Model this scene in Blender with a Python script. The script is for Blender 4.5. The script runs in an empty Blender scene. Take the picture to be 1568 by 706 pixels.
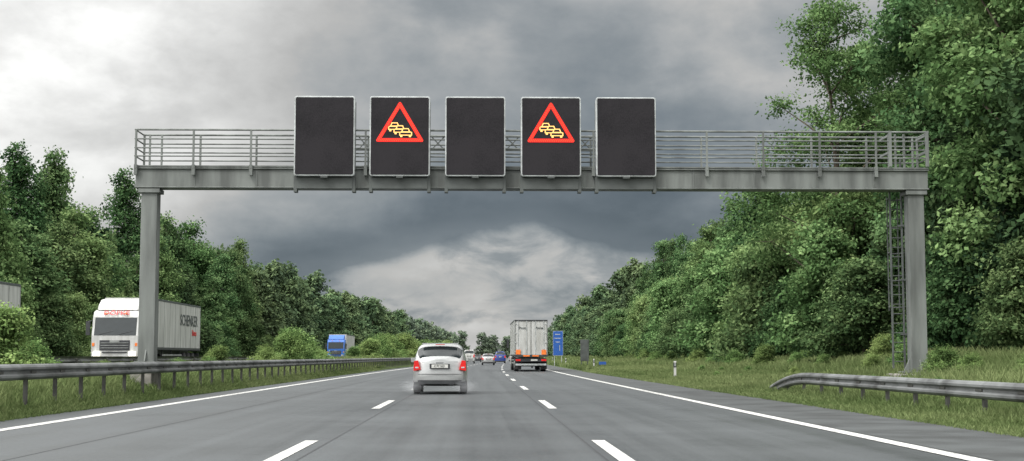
import bpy, bmesh, math, random
import numpy as np
from mathutils import Vector, Matrix
R = math.radians
random.seed(4)
scene = bpy.context.scene
col = scene.collection

# ------------------------------------------------------------------ materials
def new_mat(name):
    m = bpy.data.materials.new(name); m.use_nodes = True
    nt = m.node_tree; b = nt.nodes['Principled BSDF']
    return m, nt, b

def mat(name, c, rough=0.5, metal=0.0, var=0.12, scale=3.0, bump=0.0, bscale=40.0, emis=None, es=0.0, coat=0.0, dirt=None, streak=False):
    m, nt, b = new_mat(name)
    N = nt.nodes; L = nt.links
    tc = N.new('ShaderNodeTexCoord')
    nz = N.new('ShaderNodeTexNoise'); nz.inputs['Scale'].default_value = scale; nz.inputs['Detail'].default_value = 6
    src = tc.outputs['Object']
    if streak:
        mp = N.new('ShaderNodeMapping'); mp.inputs['Scale'].default_value = (2.5, 2.5, .35); L.new(src, mp.inputs[0]); src = mp.outputs[0]
    L.new(src, nz.inputs['Vector'])
    cr = N.new('ShaderNodeValToRGB')
    lo = [max(0, x*(1-var)) for x in c]; hi = [min(1, x*(1+var)) for x in c]
    if dirt: lo = list(dirt)
    cr.color_ramp.elements[0].position = 0.35; cr.color_ramp.elements[0].color = (*lo, 1)
    cr.color_ramp.elements[1].position = 0.62; cr.color_ramp.elements[1].color = (*hi, 1)
    L.new(nz.outputs['Fac'], cr.inputs['Fac']); L.new(cr.outputs['Color'], b.inputs['Base Color'])
    b.inputs['Roughness'].default_value = rough; b.inputs['Metallic'].default_value = metal
    if coat: b.inputs['Coat Weight'].default_value = coat
    if bump:
        n2 = N.new('ShaderNodeTexNoise'); n2.inputs['Scale'].default_value = bscale; n2.inputs['Detail'].default_value = 4
        L.new(tc.outputs['Object'], n2.inputs['Vector'])
        bp = N.new('ShaderNodeBump'); bp.inputs['Strength'].default_value = bump; bp.inputs['Distance'].default_value = 0.02
        L.new(n2.outputs['Fac'], bp.inputs['Height']); L.new(bp.outputs['Normal'], b.inputs['Normal'])
    if emis:
        b.inputs['Emission Color'].default_value = (*emis, 1); b.inputs['Emission Strength'].default_value = es
    return m

M_gal = mat('galvanised_steel', (0.22, 0.23, 0.22), 0.55, 0.35, 0.25, 2.5, 0.1)
M_gant = mat('gantry_painted_steel', (0.125, 0.135, 0.128), 0.6, 0.1, 0.35, 1.1, 0.1, streak=True)
M_gantd = mat('gantry_dark_steel', (0.07, 0.078, 0.075), 0.6, 0.1, 0.2, 2.0)
M_railb = mat('weathered_rail_steel', (0.115, 0.12, 0.12), 0.6, 0.3, 0.5, 1.3, 0.1)
M_post = mat('post_steel', (0.055, 0.055, 0.05), 0.7, 0.2, 0.3)
M_frame = mat('sign_frame_aluminium', (0.38, 0.40, 0.40), 0.45, 0.1, 0.25)
M_conc = mat('concrete', (0.22, 0.21, 0.19), 0.9, 0, 0.25, 4, 0.3)
M_black = mat('black_rubber', (0.018, 0.018, 0.019), 0.75, 0, 0.3)
M_dark = mat('dark_plastic', (0.03, 0.032, 0.035), 0.5, 0, 0.2)
M_glass = mat('tinted_glass', (0.02, 0.026, 0.028), 0.08, 0, 0.1)
M_silver = mat('silver_car_paint', (0.39, 0.40, 0.40), 0.30, 0.4, 0.05, 2, coat=0.5)
M_white = mat('white_truck_paint', (0.46, 0.465, 0.455), 0.4, 0, 0.06, 1.5, dirt=(0.34, 0.34, 0.32), streak=True)
M_tarp = mat('trailer_curtain', (0.40, 0.41, 0.39), 0.6, 0, 0.05, 1.2, 0.2, 3, dirt=(0.29, 0.30, 0.28), streak=True)
M_red = mat('tail_lamp_red', (0.45, 0.01, 0.01), 0.25, 0, 0.1, emis=(0.8, 0.02, 0.01), es=0.25)
M_orange = mat('orange_marker', (0.75, 0.18, 0.03), 0.4, 0, 0.1)
M_lamp = mat('head_lamp', (0.8, 0.8, 0.75), 0.2, 0, 0.05, emis=(1, 0.95, 0.8), es=2.5)
M_lens = mat('clear_lens', (0.5, 0.52, 0.54), 0.15, 0.3, 0.1)
M_plate = mat('licence_plate', (0.55, 0.55, 0.52), 0.5, 0, 0.05)
M_blue = mat('blue_paint', (0.03, 0.12, 0.42), 0.45, 0, 0.1)
M_bluesign = mat('blue_sign_face', (0.015, 0.08, 0.32), 0.5, 0, 0.08)
M_bluecar = mat('blue_car_paint', (0.03, 0.06, 0.25), 0.3, 0.2, 0.05, coat=0.5)
M_redcar = mat('red_car_paint', (0.35, 0.02, 0.02), 0.3, 0.1, 0.05, coat=0.5)
M_dkcar = mat('dark_car_paint', (0.04, 0.045, 0.05), 0.3, 0.2, 0.05, coat=0.5)
M_rim = mat('alloy_rim', (0.35, 0.36, 0.36), 0.4, 0.6, 0.1)
M_txtred = mat('red_lettering', (0.5, 0.02, 0.02), 0.5)
M_txtdk = mat('dark_lettering', (0.05, 0.06, 0.06), 0.5)
M_led_r = mat('led_red', (0.4, 0.0, 0.0), 0.5, 0, 0.05, emis=(1.0, 0.012, 0.006), es=0.8)
M_led_rb = mat('led_red_bright', (0.8, 0.05, 0.0), 0.5, 0, 0.05, emis=(1.0, 0.05, 0.03), es=1.1)
M_led_y = mat('led_amber', (0.8, 0.4, 0.1), 0.5, 0, 0.05, emis=(1.0, 0.55, 0.18), es=1.0)
M_wpost = mat('white_plastic', (0.5, 0.5, 0.48), 0.5)
M_bark = mat('bark', (0.07, 0.055, 0.04), 0.9, 0, 0.4, 6, 0.5, 12)
M_birch = mat('pale_bark', (0.3, 0.29, 0.26), 0.85, 0, 0.5, 4, 0.4, 12)

def panel_mat():
    m, nt, b = new_mat('led_matrix_face')
    N = nt.nodes; L = nt.links
    tc = N.new('ShaderNodeTexCoord')
    nz = N.new('ShaderNodeTexNoise'); nz.inputs['Scale'].default_value = 38; nz.inputs['Detail'].default_value = 3
    n2 = N.new('ShaderNodeTexNoise'); n2.inputs['Scale'].default_value = .8; n2.inputs['Detail'].default_value = 8
    L.new(tc.outputs['Object'], nz.inputs['Vector']); L.new(tc.outputs['Object'], n2.inputs['Vector'])
    a = N.new('ShaderNodeMath'); a.operation = 'MULTIPLY_ADD'; a.inputs[1].default_value = .8
    L.new(nz.outputs['Fac'], a.inputs[0]); L.new(n2.outputs['Fac'], a.inputs[2])
    cr = N.new('ShaderNodeValToRGB')
    cr.color_ramp.elements[0].position = 0.6; cr.color_ramp.elements[0].color = (0.010, 0.0098, 0.0115, 1)
    cr.color_ramp.elements[1].position = 1.0; cr.color_ramp.elements[1].color = (0.024, 0.022, 0.025, 1)
    L.new(a.outputs[0], cr.inputs['Fac'])
    L.new(cr.outputs['Color'], b.inputs['Base Color'])
    b.inputs['Roughness'].default_value = 0.8; b.inputs['Specular IOR Level'].default_value = .15
    return m
M_panel = panel_mat()

def leaf_mat(name, dark, mid, light, trans=0.25, haze=0.0):
    m = bpy.data.materials.new(name); m.use_nodes = True
    nt = m.node_tree; N = nt.nodes; L = nt.links
    N.remove(N['Principled BSDF']); b = N.new('ShaderNodeBsdfDiffuse'); out = N['Material Output']
    at = N.new('ShaderNodeAttribute'); at.attribute_name = 'tint'
    oi = N.new('ShaderNodeObjectInfo')
    ad = N.new('ShaderNodeMath'); ad.operation = 'MULTIPLY_ADD'
    L.new(oi.outputs['Random'], ad.inputs[0]); ad.inputs[1].default_value = 0.44
    sb = N.new('ShaderNodeMath'); sb.operation = 'ADD'; sb.inputs[1].default_value = -0.22
    L.new(at.outputs['Fac'], sb.inputs[0]); L.new(sb.outputs[0], ad.inputs[2])
    cr = N.new('ShaderNodeValToRGB'); e = cr.color_ramp.elements
    def hz(c): return tuple(c[i]*(1-haze)+(0.16, 0.19, 0.17)[i]*haze for i in range(3))  # aerial haze of distant trees is blended into the leaf colours
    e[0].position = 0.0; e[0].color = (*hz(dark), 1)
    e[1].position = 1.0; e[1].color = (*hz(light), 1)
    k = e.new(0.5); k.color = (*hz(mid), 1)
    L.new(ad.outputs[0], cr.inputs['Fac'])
    hs = N.new('ShaderNodeHueSaturation'); hs.inputs['Saturation'].default_value = .87
    hm = N.new('ShaderNodeMapRange'); hm.inputs[3].default_value = 0.480; hm.inputs[4].default_value = 0.518
    mul = N.new('ShaderNodeMath'); mul.operation = 'MULTIPLY'; mul.inputs[1].default_value = 7.31
    fr = N.new('ShaderNodeMath'); fr.operation = 'FRACT'
    L.new(oi.outputs['Random'], mul.inputs[0]); L.new(mul.outputs[0], fr.inputs[0]); L.new(fr.outputs[0], hm.inputs[0])
    L.new(hm.outputs[0], hs.inputs['Hue']); L.new(cr.outputs['Color'], hs.inputs['Color'])
    L.new(hs.outputs['Color'], b.inputs['Color'])
    tr = N.new('ShaderNodeBsdfTranslucent'); L.new(hs.outputs['Color'], tr.inputs['Color'])
    mx = N.new('ShaderNodeMixShader'); mx.inputs[0].default_value = trans
    L.new(b.outputs[0], mx.inputs[1]); L.new(tr.outputs[0], mx.inputs[2]); L.new(mx.outputs[0], out.inputs['Surface'])
    return m
ML_fresh = leaf_mat('leaf_fresh', (0.036, 0.075, 0.020), (0.10, 0.185, 0.052), (0.225, 0.335, 0.11), 0.3)
ML_mid = leaf_mat('leaf_mid', (0.020, 0.048, 0.016), (0.062, 0.126, 0.040), (0.155, 0.25, 0.085), 0.27)
ML_dark = leaf_mat('leaf_dark', (0.010, 0.024, 0.011), (0.026, 0.056, 0.022), (0.066, 0.12, 0.042), 0.2)
ML_far = leaf_mat('leaf_far_hazed', (0.024, 0.055, 0.019), (0.066, 0.125, 0.042), (0.145, 0.23, 0.08), 0.2, 0.13)
ML_vfar = leaf_mat('leaf_very_far_hazed', (0.03, 0.065, 0.02), (0.075, 0.14, 0.042), (0.15, 0.235, 0.08), 0.2, 0.45)
ML_bush = leaf_mat('leaf_bush', (0.05, 0.095, 0.024), (0.13, 0.22, 0.052), (0.25, 0.36, 0.10), 0.3)
ML_grass = leaf_mat('grass_blade', (0.042, 0.066, 0.02), (0.095, 0.142, 0.040), (0.19, 0.235, 0.085), 0.3)

# ------------------------------------------------------------------ mesh buffer
class Buf:
    def __init__(s): s.v = []; s.f = []; s.m = []
    def add(s, vs, fs, m=0):
        o = len(s.v); s.v += [tuple(v) for v in vs]
        for f in fs: s.f.append([i+o for i in f]); s.m.append(m)
    def box(s, c, d, m=0, rz=0.0):
        x, y, z = [k/2 for k in d]; vs = []
        for sx, sy, sz in [(-1,-1,-1),(1,-1,-1),(1,1,-1),(-1,1,-1),(-1,-1,1),(1,-1,1),(1,1,1),(-1,1,1)]:
            px, py = sx*x, sy*y
            if rz: px, py = px*math.cos(rz)-py*math.sin(rz), px*math.sin(rz)+py*math.cos(rz)
            vs.append((c[0]+px, c[1]+py, c[2]+sz*z))
        s.add(vs, [(0,3,2,1),(4,5,6,7),(0,1,5,4),(1,2,6,5),(2,3,7,6),(3,0,4,7)], m)
    def tube(s, p0, p1, r0, r1=None, n=8, m=0, cap=True):
        r1 = r0 if r1 is None else r1
        p0 = Vector(p0); p1 = Vector(p1); d = (p1-p0).normalized()
        a = d.cross(Vector((0, 0, 1)) if abs(d.z) < .9 else Vector((1, 0, 0))).normalized(); b = d.cross(a)
        vs = []
        for p, r in ((p0, r0), (p1, r1)):
            for i in range(n):
                t = 2*math.pi*i/n; vs.append(p+a*math.cos(t)*r+b*math.sin(t)*r)
        fs = [(i, (i+1) % n, n+(i+1) % n, n+i) for i in range(n)]
        if cap: fs += [tuple(range(n))[::-1], tuple(range(n, 2*n))]
        s.add(vs, fs, m)
    def prism(s, pts, axis, a, b, m=0):
        n = len(pts)
        def mk(p, t):
            return {'x': (t, p[0], p[1]), 'y': (p[0], t, p[1]), 'z': (p[0], p[1], t)}[axis]
        vs = [mk(p, a) for p in pts]+[mk(p, b) for p in pts]
        fs = [tuple(range(n))[::-1], tuple(range(n, 2*n))]+[(i, (i+1) % n, n+(i+1) % n, n+i) for i in range(n)]
        s.add(vs, fs, m)
    def build(s, name, mats, parent=None, loc=(0, 0, 0), bevel=0, smooth=False, sub=0):
        me = bpy.data.meshes.new(name); me.from_pydata(s.v, [], s.f)
        for m in mats: me.materials.append(m)
        me.polygons.foreach_set('material_index', s.m)
        bm = bmesh.new(); bm.from_mesh(me); bmesh.ops.recalc_face_normals(bm, faces=bm.faces); bm.to_mesh(me); bm.free()
        if smooth: me.polygons.foreach_set('use_smooth', [True]*len(me.polygons))
        ob = bpy.data.objects.new(name, me); col.objects.link(ob); ob.location = loc
        if parent: ob.parent = parent
        if bevel:
            md = ob.modifiers.new('bevel', 'BEVEL'); md.width = bevel; md.segments = 2; md.limit_method = 'ANGLE'; md.angle_limit = R(35)
        if sub:
            md = ob.modifiers.new('sub', 'SUBSURF'); md.levels = sub; md.render_levels = sub
        return ob
def empty(name, loc, rz=0):
    e = bpy.data.objects.new(name, None); e.location = loc; e.rotation_euler = (0, 0, rz); e.empty_display_size = .3
    col.objects.link(e); return e
def text(name, body, loc, rot, size, m, parent, sx=1.0, align='CENTER'):
    cu = bpy.data.curves.new(name, 'FONT'); cu.body = body; cu.size = size; cu.extrude = 0.004; cu.offset = size*0.012
    cu.align_x = align; cu.align_y = 'CENTER'; cu.materials.append(m)
    o = bpy.data.objects.new(name, cu); o.location = loc; o.rotation_euler = rot; o.scale = (sx, 1, 1); o.parent = parent
    col.objects.link(o); return o

# ------------------------------------------------------------------ road alignment + terrain
def s_(Y): return 0.024*(math.sqrt((Y-120)**2+2500)+(Y-120))/2-0.17
PU = [-3000, -60, -36, -31, -29.5, -14.2, -13.0, -10.5, -9.3, -8.5, -8.2, 7.6, 7.9, 9.0, 11.0, 12.8, 16, 20, 30, 60, 3000]
PZ = [2, 1.6, 1.2, 0.6, 0.32, 0.32, 0.55, 0.42, 0.25, 0.0, -0.05, -0.05, 0.0, 0.14, 0.34, 0.5, 0.95, 1.6, 2.8, 3.5, 3.5]
def prof(u): return float(np.interp(u, PU, PZ))

def strip(name, us, ys, zf, m, parent=None):
    b = Buf(); n = len(us); vs = [(u+s_(y), y, zf(u, y)) for y in ys for u in us]
    fs = [(j*n+i, j*n+i+1, (j+1)*n+i+1, (j+1)*n+i) for j in range(len(ys)-1) for i in range(n-1)]
    b.add(vs, fs); o = b.build(name, [m], parent, smooth=True)
    return o
ys_long = list(np.concatenate([np.arange(-60, 300, 5.0), np.arange(300, 1000, 25.0), np.arange(1000, 4001, 250.0)]))

def ground_mat():
    m, nt, b = new_mat('grass_ground'); N = nt.nodes; L = nt.links
    g = N.new('ShaderNodeNewGeometry')
    n1 = N.new('ShaderNodeTexNoise'); n1.inputs['Scale'].default_value = 0.35; n1.inputs['Detail'].default_value = 10; n1.inputs['Roughness'].default_value = .7
    L.new(g.outputs['Position'], n1.inputs['Vector'])
    cr = N.new('ShaderNodeValToRGB'); e = cr.color_ramp.elements
    e[0].position = .3; e[0].color = (0.035, 0.048, 0.018, 1); e[1].position = .7; e[1].color = (0.08, 0.11, 0.038, 1)
    L.new(n1.outputs['Fac'], cr.inputs['Fac']); L.new(cr.outputs['Color'], b.inputs['Base Color'])
    b.inputs['Roughness'].default_value = .95; b.inputs['Specular IOR Level'].default_value = 0.1
    n2 = N.new('ShaderNodeTexNoise'); n2.inputs['Scale'].default_value = 8; n2.inputs['Detail'].default_value = 6
    L.new(g.outputs['Position'], n2.inputs['Vector'])
    bp = N.new('ShaderNodeBump'); bp.inputs['Strength'].default_value = .8; bp.inputs['Distance'].default_value = .1
    L.new(n2.outputs['Fac'], bp.inputs['Height']); L.new(bp.outputs['Normal'], b.inputs['Normal'])
    return m
def asphalt_mat():
    m, nt, b = new_mat('asphalt'); N = nt.nodes; L = nt.links
    g = N.new('ShaderNodeNewGeometry')
    mp = N.new('ShaderNodeMapping'); mp.inputs['Scale'].default_value = (1.3, 0.015, 1)
    L.new(g.outputs['Position'], mp.inputs['Vector'])
    n1 = N.new('ShaderNodeTexNoise'); n1.inputs['Scale'].default_value = 1.0; n1.inputs['Detail'].default_value = 6; n1.inputs['Roughness'].default_value = .6
    L.new(mp.outputs[0], n1.inputs['Vector'])
    n2 = N.new('ShaderNodeTexNoise'); n2.inputs['Scale'].default_value = 0.25; n2.inputs['Detail'].default_value = 8; n2.inputs['Roughness'].default_value = .65
    L.new(g.outputs['Position'], n2.inputs['Vector'])
    n3 = N.new('ShaderNodeTexNoise'); n3.inputs['Scale'].default_value = 24; n3.inputs['Detail'].default_value = 6; n3.inputs['Roughness'].default_value = .75
    L.new(g.outputs['Position'], n3.inputs['Vector'])
    a = N.new('ShaderNodeMath'); a.operation = 'MULTIPLY_ADD'; a.inputs[1].default_value = 1.25; L.new(n1.outputs['Fac'], a.inputs[0]); L.new(n2.outputs['Fac'], a.inputs[2])
    a2 = N.new('ShaderNodeMath'); a2.operation = 'MULTIPLY_ADD'; a2.inputs[1].default_value = 1.0; L.new(n3.outputs['Fac'], a2.inputs[0]); L.new(a.outputs[0], a2.inputs[2])
    mr = N.new('ShaderNodeMapRange'); mr.inputs[1].default_value = 1.3; mr.inputs[2].default_value = 1.95
    L.new(a2.outputs[0], mr.inputs[0])
    cr = N.new('ShaderNodeValToRGB'); e = cr.color_ramp.elements
    e[0].color = (0.022, 0.0255, 0.0275, 1); e[1].color = (0.066, 0.073, 0.077, 1)
    L.new(mr.outputs[0], cr.inputs['Fac']); L.new(cr.outputs['Color'], b.inputs['Base Color'])
    rr = N.new('ShaderNodeMapRange'); rr.inputs[1].default_value = .8; rr.inputs[2].default_value = 1.45; rr.inputs[3].default_value = .34; rr.inputs[4].default_value = .66
    L.new(a.outputs[0], rr.inputs[0]); L.new(rr.outputs[0], b.inputs['Roughness'])
    b.inputs['Specular IOR Level'].default_value = 0.36
    bp = N.new('ShaderNodeBump'); bp.inputs['Strength'].default_value = .5; bp.inputs['Distance'].default_value = .006
    L.new(n3.outputs['Fac'], bp.inputs['Height']); L.new(bp.outputs['Normal'], b.inputs['Normal'])
    return m
def paint_mat():
    m, nt, b = new_mat('road_paint'); N = nt.nodes; L = nt.links
    g = N.new('ShaderNodeNewGeometry')
    n = N.new('ShaderNodeTexNoise'); n.inputs['Scale'].default_value = 14; n.inputs['Detail'].default_value = 8; n.inputs['Roughness'].default_value = .75
    L.new(g.outputs['Position'], n.inputs['Vector'])
    cr = N.new('ShaderNodeValToRGB'); e = cr.color_ramp.elements
    e[0].position = .38; e[0].color = (0.15, 0.15, 0.145, 1); e[1].position = .54; e[1].color = (0.52, 0.52, 0.5, 1)
    L.new(n.outputs['Fac'], cr.inputs['Fac']); L.new(cr.outputs['Color'], b.inputs['Base Color']); b.inputs['Roughness'].default_value = .7
    return m
M_ground = ground_mat(); M_asph = asphalt_mat(); M_paint = paint_mat()
M_seam = mat('joint_sealant', (0.02, 0.022, 0.025), .6, 0, .2)
M_shoulder = mat('old_asphalt', (0.036, 0.040, 0.041), 0.7, 0, 0.4, 0.8, 0.5, 40)

us = sorted(set(PU+[-500, -200, -100, -20, 0, 40, 100, 300, 800]))
strip('ground', us, ys_long+[6000.0], lambda u, y: prof(u), M_ground)
road = strip('motorway', [-8.5, -4, 0, 4, 7.9], ys_long, lambda u, y: 0.004, M_asph)
strip('opposite_carriageway', [-29.3, -22, -14.4], ys_long, lambda u, y: 0.36, M_asph)
ysr = [y for y in ys_long if y < 1200]
strip('hard_shoulder_edge', [5.75, 7.86], ysr, lambda u, y: 0.008, M_shoulder, road)
LW = .12
strip('edge_line_left', [-7.4-LW, -7.4+LW], ysr, lambda u, y: 0.009, M_paint, road)
strip('edge_line_right', [5.55-LW, 5.55+LW], ysr, lambda u, y: 0.013, M_paint, road)
bd = Buf(); bs = Buf()
def quad(bf, u0, u1, y0, y1, z):
    n = max(1, int((y1-y0)/3)); 
    for i in range(n):
        a = y0+(y1-y0)*i/n; c = y0+(y1-y0)*(i+1)/n
        bf.add([(u0+s_(a), a, z), (u1+s_(a), a, z), (u1+s_(c), c, z), (u0+s_(c), c, z)], [(0, 1, 2, 3)])
for i in range(-1, 40):
    y = 16.8+18*i
    for u in (-2.22, 1.68):
        quad(bd, u-.09, u+.09, y-3, y+3, 0.010)
bd.build('lane_dashes', [M_paint], road)
quad(bs, 1.46, 1.49, 3, 300, 0.007); quad(bs, -1.98, -1.95, 3, 300, 0.007); quad(bs, -5.2, -5.18, 3, 200, 0.007)
bs.build('lane_joints', [M_seam], road)
bo = Buf()
for i in range(0, 30):
    quad(bo, -22.2, -22.0, 20+18*i, 26+18*i, 0.365); 
quad(bo, -15.4, -15.2, 0, 600, 0.365); quad(bo, -28.0, -27.8, 0, 600, .365)
bo.build('opposite_lane_markings', [M_paint], road)

# ------------------------------------------------------------------ foliage
def mesh_arrays(name, V, Q, mi, tint, mats):
    me = bpy.data.meshes.new(name); nv = len(V); nq = len(Q)
    me.vertices.add(nv); me.vertices.foreach_set('co', np.asarray(V, dtype=np.float32).ravel())
    me.loops.add(nq*4); me.loops.foreach_set('vertex_index', np.asarray(Q, dtype=np.int32).ravel())
    me.polygons.add(nq); me.polygons.foreach_set('loop_start', np.arange(0, nq*4, 4, dtype=np.int32))
    me.polygons.foreach_set('loop_total', np.full(nq, 4, dtype=np.int32))
    for m in mats: me.materials.append(m)
    me.polygons.foreach_set('material_index', np.asarray(mi, dtype=np.int32))
    me.update(calc_edges=True)
    a = me.attributes.new('tint', 'FLOAT', 'FACE'); a.data.foreach_set('value', np.asarray(tint, dtype=np.float32))
    return me
def unit(a): return a/(np.linalg.norm(a, axis=-1, keepdims=True)+1e-9)
def leaf_quads(P, Nn, S, rng, asp=.62):
    n = len(P); t = unit(np.cross(Nn, rng.normal(size=(n, 3)))); b = np.cross(Nn, t)
    S = S[:, None]
    V = np.stack([P-t*S, P+b*S*asp, P+t*S, P-b*S*asp], 1).reshape(-1, 3)
    Q = np.arange(n*4).reshape(-1, 4); return V, Q
def tubeq(p0, p1, r0, r1, n=7):
    b = Buf(); b.tube(p0, p1, r0, r1, n, cap=False); return np.array(b.v), np.array(b.f)

def make_tree(name, seed, H, base, Rr, lobes=14, clumps=55, leaves=34, leaf=.14, lmat=None, bark=None, tr=.2, lob=.42, gap=0.0, bottom=.35, drop=0.0, cr_=.10, rj=(.35, .8)):
    rng = np.random.default_rng(seed); Vs = []; Qs = []; Ms = []; Ts = []; off = 0
    def push(V, Q, m, t):
        nonlocal off
        Vs.append(V); Qs.append(Q+off); Ms.append(np.full(len(Q), m)); Ts.append(t); off += len(V)
    LC = []
    for i in range(lobes):
        t = (i+.5)/lobes
        prf = math.sin(math.pi*min(1, bottom+(1-bottom)*t*0.97))**.75
        a = i*2.399+rng.uniform(-.4, .4); rad = Rr*prf*rng.uniform(*rj)*(1-.4*t)
        lr = Rr*lob*rng.uniform(.6, 1.25)*(1-.25*t)
        LC.append((np.array([rad*math.cos(a), rad*math.sin(a), base+(H-base-lr*.7)*t+rng.normal()*.03*H*(1 if t > .3 else 0)]), lr))
    prev = np.array([0, 0, -0.4]); nseg = 6
    tips = []
    for k in range(nseg):
        z = (H*.82)*(k+1)/nseg; nx = np.array([rng.normal()*.18*k/2, rng.normal()*.18*k/2, z])
        r0 = tr*(1-.8*k/nseg); r1 = tr*(1-.8*(k+1)/nseg)
        V, Q = tubeq(prev, nx, r0, r1, 9); push(V, Q, 1, np.zeros(len(Q))); prev = nx; tips.append(nx)
    for c, lr in LC:
        j = max(0, min(nseg-1, int((c[2]-lr*1.0)/(H*.82)*nseg)-1)); st = tips[j]
        midp = (st+c)/2+np.array([0, 0, .1*lr])
        V, Q = tubeq(st, midp, tr*.32, tr*.2, 5); push(V, Q, 1, np.zeros(len(Q)))
        V, Q = tubeq(midp, c, tr*.2, tr*.07, 5); push(V, Q, 1, np.zeros(len(Q)))
        for q in range(5):
            d = unit(rng.normal(size=3)+np.array([0, 0, .3]))*lr*.9
            V, Q = tubeq(c-d*0.1, c+d, tr*.08, tr*.02, 4); push(V, Q, 1, np.zeros(len(Q)))
    for c, lr in LC:
        nc = max(6, int(clumps*(lr/(Rr*lob))**2))
        d = rng.normal(size=(nc, 3)); d[:, 2] += .35; d = unit(d)
        cp = c+d*lr*rng.uniform(.5, 1.3, (nc, 1))*np.array([1, 1, .8])
        keep = rng.uniform(size=nc) > gap; cp = cp[keep]; d = d[keep]; nc = len(cp)
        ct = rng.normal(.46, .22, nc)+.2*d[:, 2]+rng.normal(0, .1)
        idx = np.repeat(np.arange(nc), leaves); n = len(idx)
        g = rng.normal(size=(n, 3))*Rr*cr_*np.array([1, 1, .55]); g[:, 2] -= drop*np.abs(rng.normal(size=n))
        P = cp[idx]+g
        Nn = unit(d[idx]*.5+np.array([0, 0, .55])+rng.normal(size=(n, 3))*.55)
        S = leaf*rng.uniform(.55, 1.35, n)
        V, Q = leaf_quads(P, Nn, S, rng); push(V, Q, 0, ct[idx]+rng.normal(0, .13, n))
    V = np.concatenate(Vs); Q = np.concatenate(Qs)
    V[:, 2] = np.maximum(V[:, 2], -0.5)
    return mesh_arrays(name, V, Q, np.concatenate(Ms), np.concatenate(Ts), [lmat, bark or M_bark])

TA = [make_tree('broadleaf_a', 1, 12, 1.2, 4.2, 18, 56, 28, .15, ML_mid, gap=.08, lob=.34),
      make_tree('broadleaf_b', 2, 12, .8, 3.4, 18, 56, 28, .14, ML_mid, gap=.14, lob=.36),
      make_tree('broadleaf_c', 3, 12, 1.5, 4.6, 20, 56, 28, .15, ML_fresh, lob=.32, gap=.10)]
TD = [make_tree('darktree_a', 5, 12, 1.0, 3.8, 18, 50, 24, .17, ML_dark)]
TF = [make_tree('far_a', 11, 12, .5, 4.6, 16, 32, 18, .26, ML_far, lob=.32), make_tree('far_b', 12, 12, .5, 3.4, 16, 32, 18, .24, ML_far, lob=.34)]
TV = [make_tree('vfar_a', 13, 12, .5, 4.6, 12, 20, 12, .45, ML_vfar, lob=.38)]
TS = [make_tree('shrub_a', 21, 5.5, .2, 2.8, 14, 54, 28, .105, ML_mid, tr=.07, bottom=.5, lob=.42),
      make_tree('shrub_b', 22, 6.5, .2, 2.6, 14, 54, 28, .105, ML_fresh, tr=.07, bottom=.5, lob=.42, gap=.1)]
TN = [make_tree('tall_near_a', 31, 22, 2.5, 6.2, 34, 76, 54, .115, ML_mid, tr=.38, lob=.28, cr_=.055, gap=.1),
      make_tree('tall_near_b', 32, 22, 2.0, 5.6, 34, 76, 54, .11, ML_fresh, tr=.34, lob=.28, gap=.16, cr_=.055),
      make_tree('tall_dark', 33, 22, 2.5, 5.8, 34, 56, 40, .14, ML_dark, tr=.34, lob=.32, gap=.1, cr_=.065)]
TO = [make_tree('locust', 41, 21, 5.0, 6.4, 26, 34, 55, .10, ML_fresh, tr=.25, lob=.22, gap=.15, cr_=.06, rj=(.4, 1.0))]
TB = [make_tree('birch', 51, 15, 2.0, 3.2, 22, 56, 30, .13, ML_mid, M_birch, tr=.16, lob=.36, gap=.16, drop=.5)]
TK = [make_tree('bush_a', 61, 2.2, .1, 1.7, 12, 50, 24, .06, ML_bush, tr=.03, bottom=.5, lob=.45),
      make_tree('bush_b', 62, 2.4, .1, 1.5, 12, 50, 24, .06, ML_bush, tr=.03, bottom=.5, lob=.42, gap=.15)]
def place(name, me, u, Y, sc, parent=None, sz=None, zoff=0):
    o = bpy.data.objects.new(name, me); o.location = (u+s_(Y), Y, prof(u)+zoff)
    o.rotation_euler = (0, 0, random.uniform(0, 6.28)); o.scale = (sc, sc, sz or sc*random.uniform(.92, 1.1))
    col.objects.link(o)
    if parent: o.parent = parent
    return o
fr = empty('roadside_forest', (0, 0, 0)); fl = empty('forest_treeline', (0, 0, 0)); fd = empty('distant_trees', (0, 0, 0))
rnd = random.uniform
def farp(Y): return TV if Y > 480 else TF
Y = 60
while Y < 620:
    far = Y > 200; st = 3.6 if Y < 150 else (4.8 if not far else 7)
    if not far:
        place('shrub', random.choice(TS), 16.6+rnd(-.9, .9), Y+rnd(-1, 1), rnd(.6, 1.15), fr)
        if random.random() < .45: place('shrub', random.choice(TS), 18.8+rnd(-.6, .8), Y+rnd(-1, 1), rnd(.9, 1.35), fr)
    else: place('shrub', random.choice(farp(Y)), 17+rnd(-.8, .8), Y, rnd(.45, .7), fr)
    Y += st
Y = 78
while Y < 900:
    far = Y > 190; st = 5 if Y < 200 else 7
    if far:
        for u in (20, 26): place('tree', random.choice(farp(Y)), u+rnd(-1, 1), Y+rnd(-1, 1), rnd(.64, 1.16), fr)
    else:
        place('tree', random.choice(TA), 20.5+rnd(-1, 1), Y+rnd(-1, 1), rnd(.6, .95), fr, sz=rnd(.62, 1.02))
        place('tree', random.choice(TA+TD), 25.5+rnd(-1, 1.), Y+rnd(-1, 1), rnd(.72, 1.0), fr, sz=rnd(.75, 1.2))
    Y += st
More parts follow.
